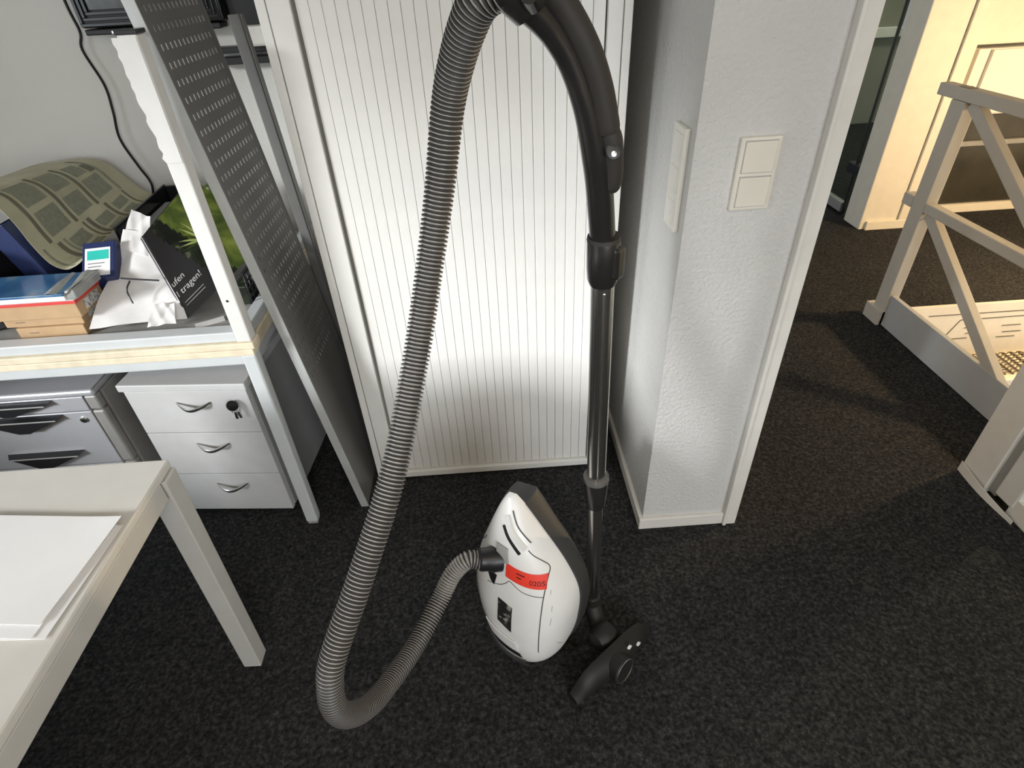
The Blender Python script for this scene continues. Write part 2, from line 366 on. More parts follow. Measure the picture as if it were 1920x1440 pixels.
# lines drawn on the top riser
def rl(x0, z0, x1, z1): 
    return beam('drawn_line', (x0, 2.4165, z0), (x1, 2.4165, z1), .0012, .004, 'rubber', st, up=(0, 0, 1), bevel=0)
rl(2.20, -.055, 2.75, -.055); rl(2.38, -.09, 2.33, -.20); rl(2.38, -.09, 2.95, -.085)
for x0, z in ((2.42, -.14), (2.44, -.175), (2.36, -.205)): rl(x0, z, x0+.10, z+.002)
for x0, z in ((2.62, -.14), (2.64, -.18), (2.62, -.21)): rl(x0, z, x0+.10, z)
pts = [(2.76+.13*t, 2.4165, -.125+.04*math.sin(t*2.4)) for t in [i/8 for i in range(9)]]
tube('drawn_arrow', pts, .0022, 'rubber', st, 6)

# warm pendant lamp over the stairwell (beyond the right edge of the picture)
LP = V(3.35, 1.95, 1.08)
lp = thing('stair_lamp', 'warm pendant lamp hanging over the stairs', 'lamp', LP)
tube('cord', [LP+V(0, 0, .10), V(LP.x, LP.y, 2.5)], .004, 'black', lp, 8)
bm = bmesh.new(); bm_lathe(bm, [(.02, .10), (.03, .09), (.10, .045), (.105, .04), (.02, .06)], LP, (0, 0, 1)); link('shade', finish(bm, 'shade', 'white', True, 35), lp)
ld = bpy.data.lights.new('stair_lamp_light', 'POINT'); ld.energy = 140; ld.color = (1.0, 0.71, 0.39); ld.shadow_soft_size = .06
lo = bpy.data.objects.new('stair_lamp_light', ld); COL.objects.link(lo); lo.location = LP

# ================================================================== TAMBOUR CABINET
cb = thing('tambour_cabinet', 'tall white roller-door cabinet with vertical slats behind the vacuum cleaner', 'cabinet', (-.06, 1.7, 0))
CH = 1.96
box('side_panel', (-.470, 1.482, 0), (-.449, 1.90, CH), 'cab', cb, .002)
box('side_panel', (.326, 1.482, 0), (.346, 1.90, CH), 'cab', cb, .002)
box('door_frame', (-.446, 1.480, .012), (-.396, 1.50, CH-.02), 'cab', cb, .002)
box('door_frame', (.290, 1.480, .012), (.324, 1.50, CH-.02), 'cab', cb, .002)
box('back_panel', (-.449, 1.88, .0), (.326, 1.895, CH-.02), 'cab', cb, .001)
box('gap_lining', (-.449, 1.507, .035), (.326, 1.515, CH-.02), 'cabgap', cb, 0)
box('top_panel', (-.470, 1.482, CH-.018), (.346, 1.90, CH+.004), 'cab', cb, .002)
box('bottom_rail', (-.446, 1.478, .008), (.324, 1.506, .034), 'cab', cb, .003)
ns = 24; x0, x1 = -.388, .287; pw = (x1-x0)/ns
bm = bmesh.new(); bm_box(bm, (.0004, 0, 0), (pw-.0004, .012, CH-.07), .0012); sl = finish(bm, 'slat', 'cab')
for i in range(ns):
    o = bpy.data.objects.new('slat', sl); COL.objects.link(o); o.parent = cb
    o.location = Vector((x0+i*pw, 1.492, .037)) - OFF[cb.name]

# ================================================================== PERFORATED PANEL + LEANING BOARD
KX = .113
def pan(y, z, d=0.0): return Vector((-.493-KX*z+d, y, z))
pp = thing('perforated_panel', 'dark grey metal panel with rows of slots leaning beside the cabinet', 'panel', (-.49, 1.5, 0))
PY0, PY1, PH = 1.360, 1.680, 1.92
ys = [PY0]; yk = []
for i in range(13):
    c = PY0+.028+i*.0218
    ys += [c-.0027, c+.0027]
ys.append(PY1)
zs = [0.0]; nrow = 0; z = .545
while z < 1.86:
    zs += [z-.0060, z+.0060]; z += .0335
zs.append(PH)
bm = bmesh.new(); g = [[bm.verts.new(pan(y, z+.004)) for z in zs] for y in ys]
for i in range(len(ys)-1):
    for j in range(len(zs)-1):
        if i % 2 == 1 and j % 2 == 1: continue
        bm.faces.new((g[i][j], g[i+1][j], g[i+1][j+1], g[i][j+1]))
bmesh.ops.recalc_face_normals(bm, faces=bm.faces)
bmesh.ops.solidify(bm, geom=list(bm.faces), thickness=.0015)
link('perforated_sheet', finish(bm, 'perforated_sheet', 'panel'), pp)
def flange(name, y, m):
    bm = bmesh.new(); q = []
    for (dx, dy) in ((-.022, -.002), (.003, -.002), (.003, .0015), (-.022, .0015)):
        q.append([bm.verts.new(pan(y+dy, .002, dx)), bm.verts.new(pan(y+dy, PH+.004, dx))])
    for i in range(4): bm.faces.new((q[i][0], q[(i+1) % 4][0], q[(i+1) % 4][1], q[i][1]))
    bm.faces.new([a[0] for a in q]); bm.faces.new([a[1] for a in q])
    return link(name, finish(bm, name, m), pp)
flange('edge_flange', PY0, 'paneledge'); flange('edge_flange', PY1, 'panel')

# slim board leaning behind
lb = thing('leaning_board', 'slim grey board leaning upright between the perforated panel and the cabinet', 'board', (-.50, 1.72, 0))
beam('board_core', (-.5405, 1.755, .0), (-.6145, 1.755, 1.420), .030, .018, 'board', lb, up=(0, 1, 0), bevel=.003)
beam('edge_band', (-.5235, 1.760, .0), (-.5975, 1.760, 1.420), .004, .022, 'panel', lb, up=(0, 1, 0), bevel=.001)

# ================================================================== PACKING TABLE
tb = thing('packing_table', 'grey packing table with light wood edging and a white upright post', 'table', (-1.3, 1.7, 0))
TX0, TX1 = -2.3, -.652
box('table_top', (TX0, 1.345, .70), (TX1-.03, 2.06, .742), 'greytop', tb, .002)
box('front_rail', (TX0, 1.302, .729), (TX1-.033, 1.345, .757), 'rail', tb, .003)
box('edging_board', (TX0, 1.292, .709), (TX1+.010, 1.34, .728), 'wood', tb, .002)
box('edging_board', (TX0, 1.292, .689), (TX1+.004, 1.34, .708), 'wood', tb, .002)
box('lower_rail', (TX0, 1.300, .657), (TX1-.034, 1.34, .688), 'rail', tb, .003)
box('side_rail', (TX1-.034, 1.34, .729), (TX1-.002, 2.06, .757), 'rail', tb, .003)
box('side_edging', (TX1-.034, 1.34, .690), (TX1+.003, 2.06, .727), 'wood', tb, .002)
box('side_lower_rail', (TX1-.034, 1.34, .655), (TX1-.004, 2.06, .688), 'rail', tb, .003)
leg = box('leg', (TX1-.036, 1.297, .012), (TX1+.002, 1.335, .688), 'rail', tb, .005)
box('foot_cap', (TX1-.034, 1.299, 0), (TX1, 1.333, .014), 'pedside', leg, .004)
box('leg', (TX1-.036, 2.02, 0), (TX1+.002, 2.058, .688), 'rail', tb, .005)
box('leg', (TX0+.02, 1.297, 0), (TX0+.06, 1.335, .688), 'rail', tb, .005)
box('leg', (TX0+.02, 2.02, 0), (TX0+.06, 2.058, .688), 'rail', tb, .005)
up = box('upright', (TX1-.032, 1.297, .729), (TX1+.006, 1.335, 1.418), 'post', tb, .003)
box('end_cap', (TX1-.034, 1.295, 1.418), (TX1+.008, 1.337, 1.426), 'black', up, .002)
lathe('screw_hole', [(.0032, 0), (.0032, .0012)], (TX1-.022, 1.2972, 1.30), 'black', up, (0, -1, 0), 10)
lathe('screw_hole', [(.0032, 0), (.0032, .0012)], (TX1-.016, 1.2972, .85), 'black', up, (0, -1, 0), 10)
# torn paint / tape strip on the upper part of the post
bm = bmesh.new(); L = []; R = []
for i in range(23):
    z = 1.414-i*.0105; L.append(bm.verts.new((TX1-.040+random.uniform(-.004, .003)+.0004*i, 1.2955, z))); R.append(bm.verts.new((TX1+.004, 1.2955, z)))
for i in range(22): bm.faces.new((L[i], L[i+1], R[i+1], R[i]))
bmesh.ops.recalc_face_normals(bm, faces=bm.faces); bmesh.ops.solidify(bm, geom=list(bm.faces), thickness=.0006)
link('torn_tape', finish(bm, 'torn_tape', 'post'), up)

# ================================================================== DRAWER PEDESTALS
dp = thing('drawer_pedestal', 'light grey three-drawer pedestal with thin curved handles and keys in the lock', 'drawer unit', (-.93, 1.6, 0))
ang = math.radians(-5.0); pv = (-.740, 1.352, 0); MT = rotz(pv, ang)
PW = .372
def pb(name, a, b, m, parent, bevel=.002): return box(name, a, b, m, parent, bevel, MT)
px0, px1, py = pv[0]-PW, pv[0], pv[1]
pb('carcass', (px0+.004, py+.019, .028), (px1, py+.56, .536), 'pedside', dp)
pb('top_panel', (px0-.008, py-.006, .538), (px1+.004, py+.565, .562), 'ped', dp, .003)
for k, (z0, z1) in enumerate(((.375, .535), (.196, .372), (.024, .193))):
    d = pb('drawer', (px0+.002, py, z0), (px1-.002, py+.018, z1), 'ped', dp, .0015)
    zc = z1-.042; xc = (px0+px1)/2+.012-.0*k
    pts = [MT @ Vector((xc-.052+.104*t, py-.001-.026*math.sin(math.pi*t), zc-.010*math.sin(math.pi*t))) for t in [i/14 for i in range(15)]]
    rad = [.0026+.0030*math.sin(math.pi*i/14) for i in range(15)]
    tube('handle', pts, [(r*.75, r*1.2) for r in rad], 'chromebr', d, 8)
    if k == 0:
        lathe('lock', [(.009, 0), (.009, .004), (.006, .005)], MT @ Vector((px1-.052, py-.0005, .49)), 'chrome', d, MT.to_3x3() @ Vector((0, -1, 0)), 16)
for k, dx in enumerate((.02, PW-.05)):
    pb('caster', (px0+dx, py+.06, 0), (px0+dx+.03, py+.10, .03), 'black', dp, .006)
ky = thing('key_bunch', 'small bunch of keys with a black fob hanging from the pedestal lock', 'keys', (-.80, 1.345, .47))
kc = MT @ Vector((px1-.052, py-.006, .49))
bm = bmesh.new(); bm_lathe(bm, [(.004, 0), (.016, .002), (.017, .007), (.014, .011), (.004, .012)], kc+Vector((0, -.004, -.001)), (0.15, -1, .25), 18); link('fob', finish(bm, 'fob', 'gloss', True, 40), ky)
for j, (a, dx) in enumerate(((.25, .010), (-.15, .004))):
    q = kc+Vector((dx, -.010-.003*j, -.012))
    bm = bmesh.new(); bm_tube(bm, [q+Vector((.009*math.cos(t), 0, .009*math.sin(t)-.004)) for t in [i*2*math.pi/14 for i in range(15)]], .0013, 6)
    link('key_ring', finish(bm, 'key_ring', 'chrome', True), ky)
    beam('key_blade', q+Vector((0, 0, -.008)), q+Vector((.012*math.sin(a), 0, -.034)), .008, .002, 'chromebr', ky, up=(0, 1, 0), bevel=.0005)

p2 = thing('drawer_pedestal', 'silver drawer pedestal with black wedge-shaped handles at the left edge', 'drawer unit', (-1.42, 1.6, 0))
qx0, qx1, qy = -1.62, -1.172, 1.362
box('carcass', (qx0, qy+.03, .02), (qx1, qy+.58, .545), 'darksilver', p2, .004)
box('top_panel', (qx0, qy-.002, .546), (qx1, qy+.58, .566), 'silver', p2, .007)
def wedge(name, x0, x1, xm, zt, zb, y, parent):
    bm = bmesh.new(); pr = [(x0, zt), (x1, zt), (xm+.02, zb), (xm-.02, zb)]
    a = [bm.verts.new((x, y, z)) for x, z in pr]; off = [(.012, -.006), (-.012, -.006), (-.004, .004), (.004, .004)]
    b = [bm.verts.new((x+o[0], y-.020, z+o[1])) for (x, z), o in zip(pr, off)]
    bm.faces.new(a); bm.faces.new(b[::-1])
    for i in range(4): bm.faces.new((a[i], a[(i+1) % 4], b[(i+1) % 4], b[i]))
    h = link(name, finish(bm, name, 'black'), parent)
    box('lip', (x0+.014, y-.0215, zt-.010), (x1-.014, y-.0175, zt-.006), 'vacgrey', h, .0005)
    return h
fr = [(.494, .544), (.285, .490), (.03, .281)]
hd = [(-1.56, -1.300, -1.43, .540, .497), (-1.545, -1.296, -1.42, .486, .432), (-1.535, -1.300, -1.43, .345, .285+.004)]
for (z0, z1), h in zip(fr, hd):
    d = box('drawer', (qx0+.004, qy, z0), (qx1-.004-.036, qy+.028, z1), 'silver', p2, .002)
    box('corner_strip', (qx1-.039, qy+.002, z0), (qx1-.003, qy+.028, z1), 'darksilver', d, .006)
    if z0 > .4: wedge('handle', *h, qy, d)
    elif z0 > .2:
        wedge('handle', *h, qy, d)
        lathe('lock', [(.010, 0), (.010, .004), (.007, .005)], (-1.245, qy, .462), 'chrome', d, (0, -1, 0), 16)
        lathe('keyhole', [(.0045, .0), (.0045, .0008)], (-1.245, qy-.005, .462), 'black', d, (0, -1, 0), 10)
    else: pass
wedge('handle', *hd[2], qy, d)
box('base_plinth', (qx0+.01, qy+.02, 0), (qx1-.02, qy+.55, .02), 'pedside', p2, .002)

# ================================================================== FRONT DESK AND PAPERS
dk = thing('white_desk', 'white office desk with square legs in the front left corner', 'desk', (-1.08, .05, 0))
DX1, DY1 = -.676, .860
box('desk_top', (-1.480, -.75, .712), (DX1, DY1, .730), 'desk', dk, .0025)
box('apron', (DX1-.045, -.70, .668), (DX1-.001, DY1-.05, .711), 'deskedge', dk, .002)
box('apron', (-1.44, DY1-.05, .672), (DX1-.046, DY1-.01, .711), 'deskedge', dk, .002)
box('light_block_panel', (-1.462, -.68, .05), (-1.444, DY1-.06, .711), 'desk', dk, .002)  # unseen panel added to stop light passing under the desk to the cabinet
beam('leg', (DX1-.048, DY1-.021, 0), (DX1-.018, DY1-.022, .710), .046, .046, 'deskedge', dk, up=(0, 1, 0), bevel=.003)
for c in ((-1.44, DY1-.03), (-1.44, -.71), (DX1-.04, -.71)):
    box('leg', (c[0]-.023, c[1]-.023, 0), (c[0]+.023, c[1]+.023, .711), 'deskedge', dk, .003)
def sheet(name, cx, cy, wx, wy, a, z, label, curl=.0, m='paper', t=.0006, group=None):
    def fn(u, v):
        x, y = (u-.5)*wx, (v-.5)*wy
        zz = z + curl*max(0, u-.72)**2*8*max(0, v-.4)
        return Vector((cx+x*math.cos(a)-y*math.sin(a), cy+x*math.sin(a)+y*math.cos(a), zz))
    return grid_surf(name, fn, 10, 8, m, None, t, label=label, cat='paper', group=group)
sheet('paper_sheet', -.837, .596, .297, .21, math.radians(-3), .7325, 'lowest white sheet of the small paper stack on the front desk')
sheet('paper_sheet', -.850, .604, .297, .21, math.radians(-6), .7345, 'middle white sheet of the small paper stack on the front desk')
sheet('paper_sheet', -.848, .622, .297, .205, math.radians(-6.3), .7375, 'topmost blank white sheet on the front desk with a lifted corner', curl=.008)
sheet('paper_sheet', -.92, .500, .30, .06, math.radians(1), .7310, 'thin white paper strip sticking out below the stack on the front desk')

# ================================================================== SWITCH, SOCKET
sw = thing('light_switch', 'cream double light switch on the front of the pillar', 'light switch', (.555, 1.19, 1.045))
bm = bmesh.new(); bm_box(bm, (.513, 1.177, 1.045), (.597, 1.1885, 1.194), .003); link('frame', finish(bm, 'frame', 'switch'), sw)
for z0 in (1.0535, 1.1245):
    box('rocker_gap', (.5215, 1.1762, z0-.001), (.5885, 1.1775, z0+.0635), 'vacgrey', sw, 0)
    box('rocker', (.5225, 1.1725, z0), (.5875, 1.180, z0+.0615), 'switch', sw, .002)
so = thing('wall_socket', 'white triple power socket on the left side of the pillar', 'socket', (.42, 1.262, .985))
box('frame', (.4105, 1.222, .985), (.4225, 1.302, 1.206), 'white', so, .003)
for k in range(3):
    zc = 1.0245+.071*k
    i = box('insert', (.4085, 1.236, zc-.026), (.412, 1.288, zc+.026), 'white', so, .002)
    lathe('well', [(.0195, 0), (.0195, .0012), (.017, .0014)], (.4092, 1.262, zc), 'vacgrey', i, (-1, 0, 0), 20)
    for dy in (-.0095, .0095): lathe('pin_hole', [(.003, 0), (.003, .001)], (.4078, 1.262+dy, zc), 'black', i, (-1, 0, 0), 8)

# ================================================================== RAILING
rg = thing('stair_railing', 'cream wooden stair railing with diagonal braces and grey kickboard', 'railing', (1.86, 1.7, 0))
RX = 1.862
box('post', (1.838, 2.285, .0), (1.892, 2.362, .985), 'railpaint', rg, .003)
box('post_foot', (1.826, 2.285, 0), (1.90, 2.40, .075), 'railpaint', rg, .003)
box('top_rail', (1.838, .7, .986), (1.888, 2.455, 1.030), 'railpaint', rg, .003)
box('middle_rail', (1.838, .7, .558), (1.880, 2.284, .598), 'railpaint', rg, .003)
box('rail_stub', (1.838, 2.363, .552), (1.884, 2.43, .600), 'railpaint', rg, .003)
box('rail_bracket', (1.889, 2.27, .975), (1.925, 2.36, 1.02), 'railpaint', rg, .003)
beam('brace', (RX+.006, 2.270, .984), (RX+.006, 1.66, .600), .034, .046, 'railpaint', rg, up=(0, 0, 1))
beam('brace', (RX+.006, 2.270, .556), (RX+.006, 1.60, .12), .034, .046, 'railpaint', rg, up=(0, 0, 1))
box('kickboard', (1.850, .7, .004), (1.872, 2.284, .160), 'kick', rg, .002)
box('cable_gap', (1.845, 2.30, 1.0305), (1.88, 2.36, 1.0312), 'black', rg, 0)

# ================================================================== NEAR GLASS PARTITION
gp = thing('glass_partition', 'white framed glass partition at the right edge with a loose skirting strip', 'partition', (1.61, 1.0, 0))
box('end_board', (1.580, 1.226, 0.0), (1.640, 1.335, 2.49), 'trim', gp, .003)
box('groove', (1.596, 1.196, 0.012), (1.630, 1.226, 2.49), 'pedside', gp, 0)
box('frame', (1.584, 1.118, .030), (1.636, 1.196, 2.49), 'post', gp, .008)
box('pane', (1.607, .4, .075), (1.613, 1.118, 2.49), 'glass', gp, 0)
box('bottom_rail', (1.586, .4, 0.002), (1.634, 1.135, .075), 'trim', gp, .003)
box('rail_groove', (1.5845, .4, .050), (1.5865, 1.06, .066), 'black', gp, 0)
def sk(u, v):
    y = 1.333-u*.245; b = .030*math.sin(math.pi*min(1, u*1.05))*.6
    return Vector((1.578-.006-b*.5*(1-v*.3), y, .002+v*(.040-.026*u)))
grid_surf('skirting_strip', sk, 16, 2, 'trim', gp, .002)

# ================================================================== WALL ITEMS, TOP LEFT
mo = thing('wall_monitor', 'black framed monitor on the wall above the packing table', 'monitor', (-.95, 2.06, 1.378))
box('housing', (-1.163, 2.035, 1.392), (-.745, 2.098, 1.80), 'black', mo, .006)
for i, (a, b) in enumerate(((0, .0), (.014, .006), (.028, .012))):
    boxes('bezel', [((-1.158+a, 2.028-b*.0-.002*i, 1.396+a), (-.750-a, 2.036, 1.404+a)), ((-1.158+a, 2.028-.002*i, 1.404+a), (-1.150+a, 2.036, 1.79-a)), ((-.758-a, 2.028-.002*i, 1.404+a), (-.750-a, 2.036, 1.79-a))], 'gloss', mo, .001)
box('screen', (-1.118, 2.030, 1.436), (-.79, 2.0345, 1.76), 'screen', mo, .001)
box('lower_ledge', (-1.155, 2.03, 1.374), (-.76, 2.098, 1.389), 'black', mo, .003)
box('clip', (-1.075, 2.022, 1.376), (-1.045, 2.031, 1.384), 'chrome', mo, .001)
br = thing('wall_bracket', 'black metal wall bracket with two rails beside the cabinet top', 'bracket', (-.7, 2.06, 1.27))
box('back_plate', (-.735, 2.06, 1.326), (-.56, 2.098, 1.75), 'black', br, .003)
box('rail', (-.83, 2.045, 1.308), (-.55, 2.098, 1.324), 'black', br, .002)
box('rail', (-.83, 2.045, 1.277), (-.55, 2.098, 1.296), 'black', br, .002)
box('side_arm', (-.722, 2.05, 1.297), (-.702, 2.098, 1.307), 'black', br, .002)
box('side_arm', (-.62, 2.05, 1.297), (-.55, 2.098, 1.307), 'black', br, .002)
box('white_wall_box', (-.700, 2.00, 1.325), (-.625, 2.059, 1.378), 'white', None, .008, label='small white box sitting on the black wall bracket', cat='box')
cpts = [(-1.20, 2.085, 1.70), (-1.203, 2.08, 1.463), (-1.196, 2.078, 1.383), (-1.210, 2.076, 1.335), (-1.188, 2.074, 1.239), (-1.195, 2.072, 1.162), (-1.209, 2.07, 1.081), (-1.185, 2.066, .994), (-1.163, 2.06, .935), (-1.172, 2.05, .87), (-1.165, 2.04, .76)]
tube('power_cable', catmull(cpts, 8), .0042, 'gloss', None, 8, label='thin black cable hanging down the white wall behind the packing table', cat='cable')

# ================================================================== THINGS ON THE PACKING TABLE
Z0 = .743
def carton(x0, x1, y0, y1, z0, z1, label, lab=(.25, .85, .2, .85)):
    t = thing('cardboard_carton', label, 'carton', ((x0+x1)/2, (y0+y1)/2, z0), group='flat cardboard cartons on the packing table')
    bd = box('carton_body', (x0, y0, z0), (x1, y1, z1), 'carton', t, .002)
    box('address_label', (x1-.0004, y0+(y1-y0)*lab[0], z0+(z1-z0)*lab[2]), (x1+.0006, y0+(y1-y0)*lab[1], z0+(z1-z0)*lab[3]), 'cartonlab', t, 0)
    box('flap_slit', (x0+.03, y0-.0006, (z0+z1)/2), (x0+.055, y0+.0002, (z0+z1)/2+.0015), 'seam', t, 0)
carton(-1.275, -1.098, 1.366, 1.482, Z0, .774, 'lowest flat cardboard carton in the stack on the packing table')
carton(-1.300, -1.095, 1.372, 1.482, .775, .801, 'middle flat cardboard carton in the stack on the packing table')
carton(-1.360, -1.080, 1.357, 1.472, .802, .842, 'upper cardboard carton directly under the red booklet')
rb = thing('red_booklet', 'thin red and white booklet lying on the cartons', 'booklet', (-1.2, 1.41, .843))
box('cover', (-1.345, 1.352, .843), (-1.074, 1.47, .852), 'redbox', rb, .001)
box('pages', (-1.345, 1.351, .8525), (-1.074, 1.468, .860), 'paper', rb, .001)
fp = thing('film_pack', 'flat pack in shiny clear film with a blue cover on top of the cartons', 'pack', (-1.18, 1.40, .861))
box('paper_block', (-1.34, 1.335, .861), (-1.080, 1.46, .874), 'paper', fp, .002)
box('clear_sleeve', (-1.078, 1.338, .862), (-1.052, 1.455, .886), 'clear', fp, .004)
box('blue_cover', (-1.34, 1.332, .8745), (-1.080, 1.462, .881), 'bluetop', fp, .001)
grid_surf('clear_edge', lambda u, v: Vector((-1.125+.062*u, 1.333+.128*v, .8826+.004*math.sin(u*7+v*3)*(.4+u))), 10, 8, 'clear', fp, .0006)
# blue label box behind
lbx = thing('blue_box', 'dark blue box with a white and teal label behind the carton stack', 'box', (-1.08, 1.53, Z0))
mt = Matrix.Translation((-1.073, 1.53, .858)) @ Matrix.Rotation(math.radians(8), 4, 'Z') @ Matrix.Rotation(math.radians(38), 4, 'X')
box('box_body', (-.042, -.055, -.096), (.042, .055, .05), 'blue', lbx, .003, mt)
box('label', (-.034, -.048, .0501), (.030, .036, .0508), 'paper', lbx, 0, mt)
box('teal_field', (-.028, .000, .0508), (.026, .028, .0513), 'teal', lbx, 0, mt)
for k in range(3): box('label_text', (-.026, -.012-.010*k, .0508), (.016-.008*k, -.010-.010*k, .0512), 'seam', lbx, 0, mt)
# blue lever-arch binders on the left
def binder(x, y, z, tilt, label, h=.31):
    t = thing('blue_binder', label, 'binder', (x, y, z), group='dark binders leaning at the left end of the table')
    m = Matrix.Translation((x, y, z)) @ Matrix.Rotation(math.radians(tilt), 4, 'Y')
    box('cover', (-.030, -.13, 0), (-.026, .14, h), 'blue', t, .001, m); box('cover', (.026, -.13, 0), (.030, .14, h), 'blue', t, .001, m)
    box('spine', (-.030, -.135, 0), (.030, -.131, h), 'blue', t, .001, m); box('pages', (-.022, -.12, .005), (.022, .135, h-.06), 'pedside', t, .002, m)
binder(-1.235, 1.655, Z0+.011, -18, 'dark blue binder leaning under the curled printed sheet', .25)
t = thing('black_binder', 'black ring binder at the far left of the packing table', 'binder', (-1.345, 1.56, Z0))
m = Matrix.Translation((-1.365, 1.56, Z0+.009)) @ Matrix.Rotation(math.radians(-14), 4, 'Y')
box('cover', (-.030, -.15, 0), (.030, -.146, .20), 'black', t, .001, m); box('block', (-.030, -.145, 0), (.030, .14, .20), 'black', t, .003, m)
bm = bmesh.new(); bm_tube(bm, [m @ Vector((.012*math.cos(a), -.152, .055+.012*math.sin(a))) for a in [i*2*math.pi/16 for i in range(17)]], .0022, 6); link('finger_ring', finish(bm, 'finger_ring', 'chrome', True), t)
box('spine_label', (-.020, -.1515, .09), (.020, -.150, .16), 'paper', t, 0, m)
# curled printed sheet
FR = catmull([V(-1.66, 1.5, .96), V(-1.52, 1.5, 1.045), V(-1.36, 1.5, 1.085), V(-1.27, 1.5, 1.075), V(-1.235, 1.5, 1.02), V(-1.220, 1.5, .95), V(-1.200, 1.5, .896), V(-1.170, 1.5, .876), V(-1.142, 1.5, .882), V(-1.120, 1.5, .893)], 6)
BK = catmull([V(-1.66, 2.03, .96), V(-1.52, 2.03, 1.02), V(-1.38, 2.03, 1.035), V(-1.31, 2.03, 1.033), V(-1.262, 2.03, 1.018), V(-1.228, 2.03, .978), V(-1.200, 2.03, .944), V(-1.180, 2.03, .922), V(-1.160, 2.03, .911), V(-1.145, 2.03, .907)], 6)
NP = len(FR)-1
def rollp(u, v, d=0.0):
    i = min(int(u*NP), NP-1); f = u*NP-i
    a = FR[i].lerp(FR[i+1], f); b = BK[i].lerp(BK[i+1], f); p = a.lerp(b, v)
    if d:
        e = (FR[i+1]-FR[i]).normalized(); n = Vector((-e.z, 0, e.x)); p = p + n*d
    return p
rs = grid_surf('printed_sheet', lambda u, v: rollp(u, v), NP, 12, 'roll', None, .0008, label='large yellowish printed sheet curled in an S shape on the table', cat='printed sheet')
def rpatch(u0, u1, v0, v1, m='rollink', nm='printed_band'):
    n = max(3, int((u1-u0)*NP)); grid_surf(nm, lambda u, v: rollp(u0+(u1-u0)*u, v0+(v1-v0)*v, .0012), n, 2, m, rs, 0)
for v0, v1, u0, u1, mm in [(.10, .125, .30, .60, 'rollink'), (.135, .165, .62, .93, 'rollink'), (.19, .205, .62, .92, 'rollink2'), (.36, .385, .30, .60, 'rollink'), (.39, .405, .62, .93, 'rollink'), (.43, .46, .62, .92, 'rollink'), (.60, .625, .30, .60, 'rollink'), (.64, .665, .62, .92, 'rollink'), (.86, .88, .26, .62, 'rollink2'), (.85, .865, .63, .92, 'rollink'), (.80, .86, .36, .44, 'rollink'),
                             (.15, .33, .32, .44, 'rollink2'), (.15, .33, .47, .585, 'rollink2'), (.41, .57, .32, .44, 'rollink2'), (.41, .57, .48, .585, 'rollink2'), (.65, .82, .46, .585, 'rollink2'), (.66, .78, .33, .43, 'rollink2'),
                             (.22, .36, .64, .74, 'rollink2'), (.22, .36, .78, .90, 'rollink2'), (.48, .62, .66, .76, 'rollink2'), (.48, .62, .80, .90, 'rollink2'), (.69, .82, .65, .74, 'rollink2'), (.69, .82, .78, .9, 'rollink2'), (.03, .045, .6, .85, 'rollink2')]:
    rpatch(u0, u1, v0, v1, mm)
# black document tray
tr = thing('document_tray', 'glossy black narrow document tray lying behind the papers', 'tray', (-1.07, 1.8, Z0))
TRM = rotz((-1.08, 2.05, 0), math.radians(4.5))
box('floor_plate', (-1.118, 1.655, .870), (-1.040, 2.06, .876), 'gloss', tr, .002, TRM)
box('side_wall', (-1.124, 1.655, .870), (-1.116, 2.06, .930), 'gloss', tr, .002, TRM)
box('side_wall', (-1.044, 1.655, .870), (-1.036, 2.06, .892), 'gloss', tr, .002, TRM)
box('end_wall', (-1.116, 2.05, .870), (-1.044, 2.06, .925), 'black', tr, .002, TRM)
box('content_folder', (-1.108, 1.665, .877), (-1.060, 1.99, .890), 'pedside', tr, .002, TRM)
box('pedestal_box', (-1.116, 1.665, Z0), (-1.046, 2.04, .869), 'black', tr, .003, TRM)
# crumpled papers
def crumple(name, corners, label, amp, m='paper2', seed=1, bow=.0):
    A, B, Cc, D = [Vector(c) for c in corners]; n = (B-A).cross(D-A).normalized()
    if n.y > 0: n = -n
    rnd = random.Random(seed); ph = [(rnd.uniform(2, 9), rnd.uniform(2, 9), rnd.uniform(0, 6)) for _ in range(6)]
    def fn(u, v):
        p = A.lerp(B, u).lerp(D.lerp(Cc, u), v)
        h = sum(math.sin(a*u+b*v+c) for a, b, c in ph)/6 + .9*abs(math.sin(ph[0][0]*.8*u+ph[1][1]*.7*v+ph[2][2])) - .5*abs(math.sin(ph[3][0]*u-ph[4][1]*.8*v))
        return p + n*(amp*h + bow*math.sin(math.pi*v)*.5)
    return grid_surf(name, fn, 18, 18, m, None, .0006, label=label, cat='paper')
crumple('crumpled_paper', [(-1.028, 1.60, .935), (-.93, 1.59, .935), (-.835, 1.385, .762), (-1.078, 1.352, .768)], 'large crumpled white paper sloping down to the table edge', .009, seed=3, bow=-.012)
crumple('crumpled_paper', [(-1.022, 1.66, .975), (-.965, 1.64, .955), (-.955, 1.53, .885), (-1.030, 1.55, .905)], 'small folded white sheet standing behind the large crumpled paper', .004, seed=5)
crumple('crumpled_paper', [(-.915, 1.405, .800), (-.862, 1.405, .800), (-.848, 1.35, .768), (-.920, 1.340, .768)], 'creased white paper corner with grey print beside the catalogue', .006, seed=9)
box('flyer', (-.82, 1.375, Z0), (-.745, 1.405, .7445), 'paper2', None, 0, label='small printed flyer lying at the foot of the post', cat='flyer', mtx=rotz((-.78, 1.39, 0), .5))
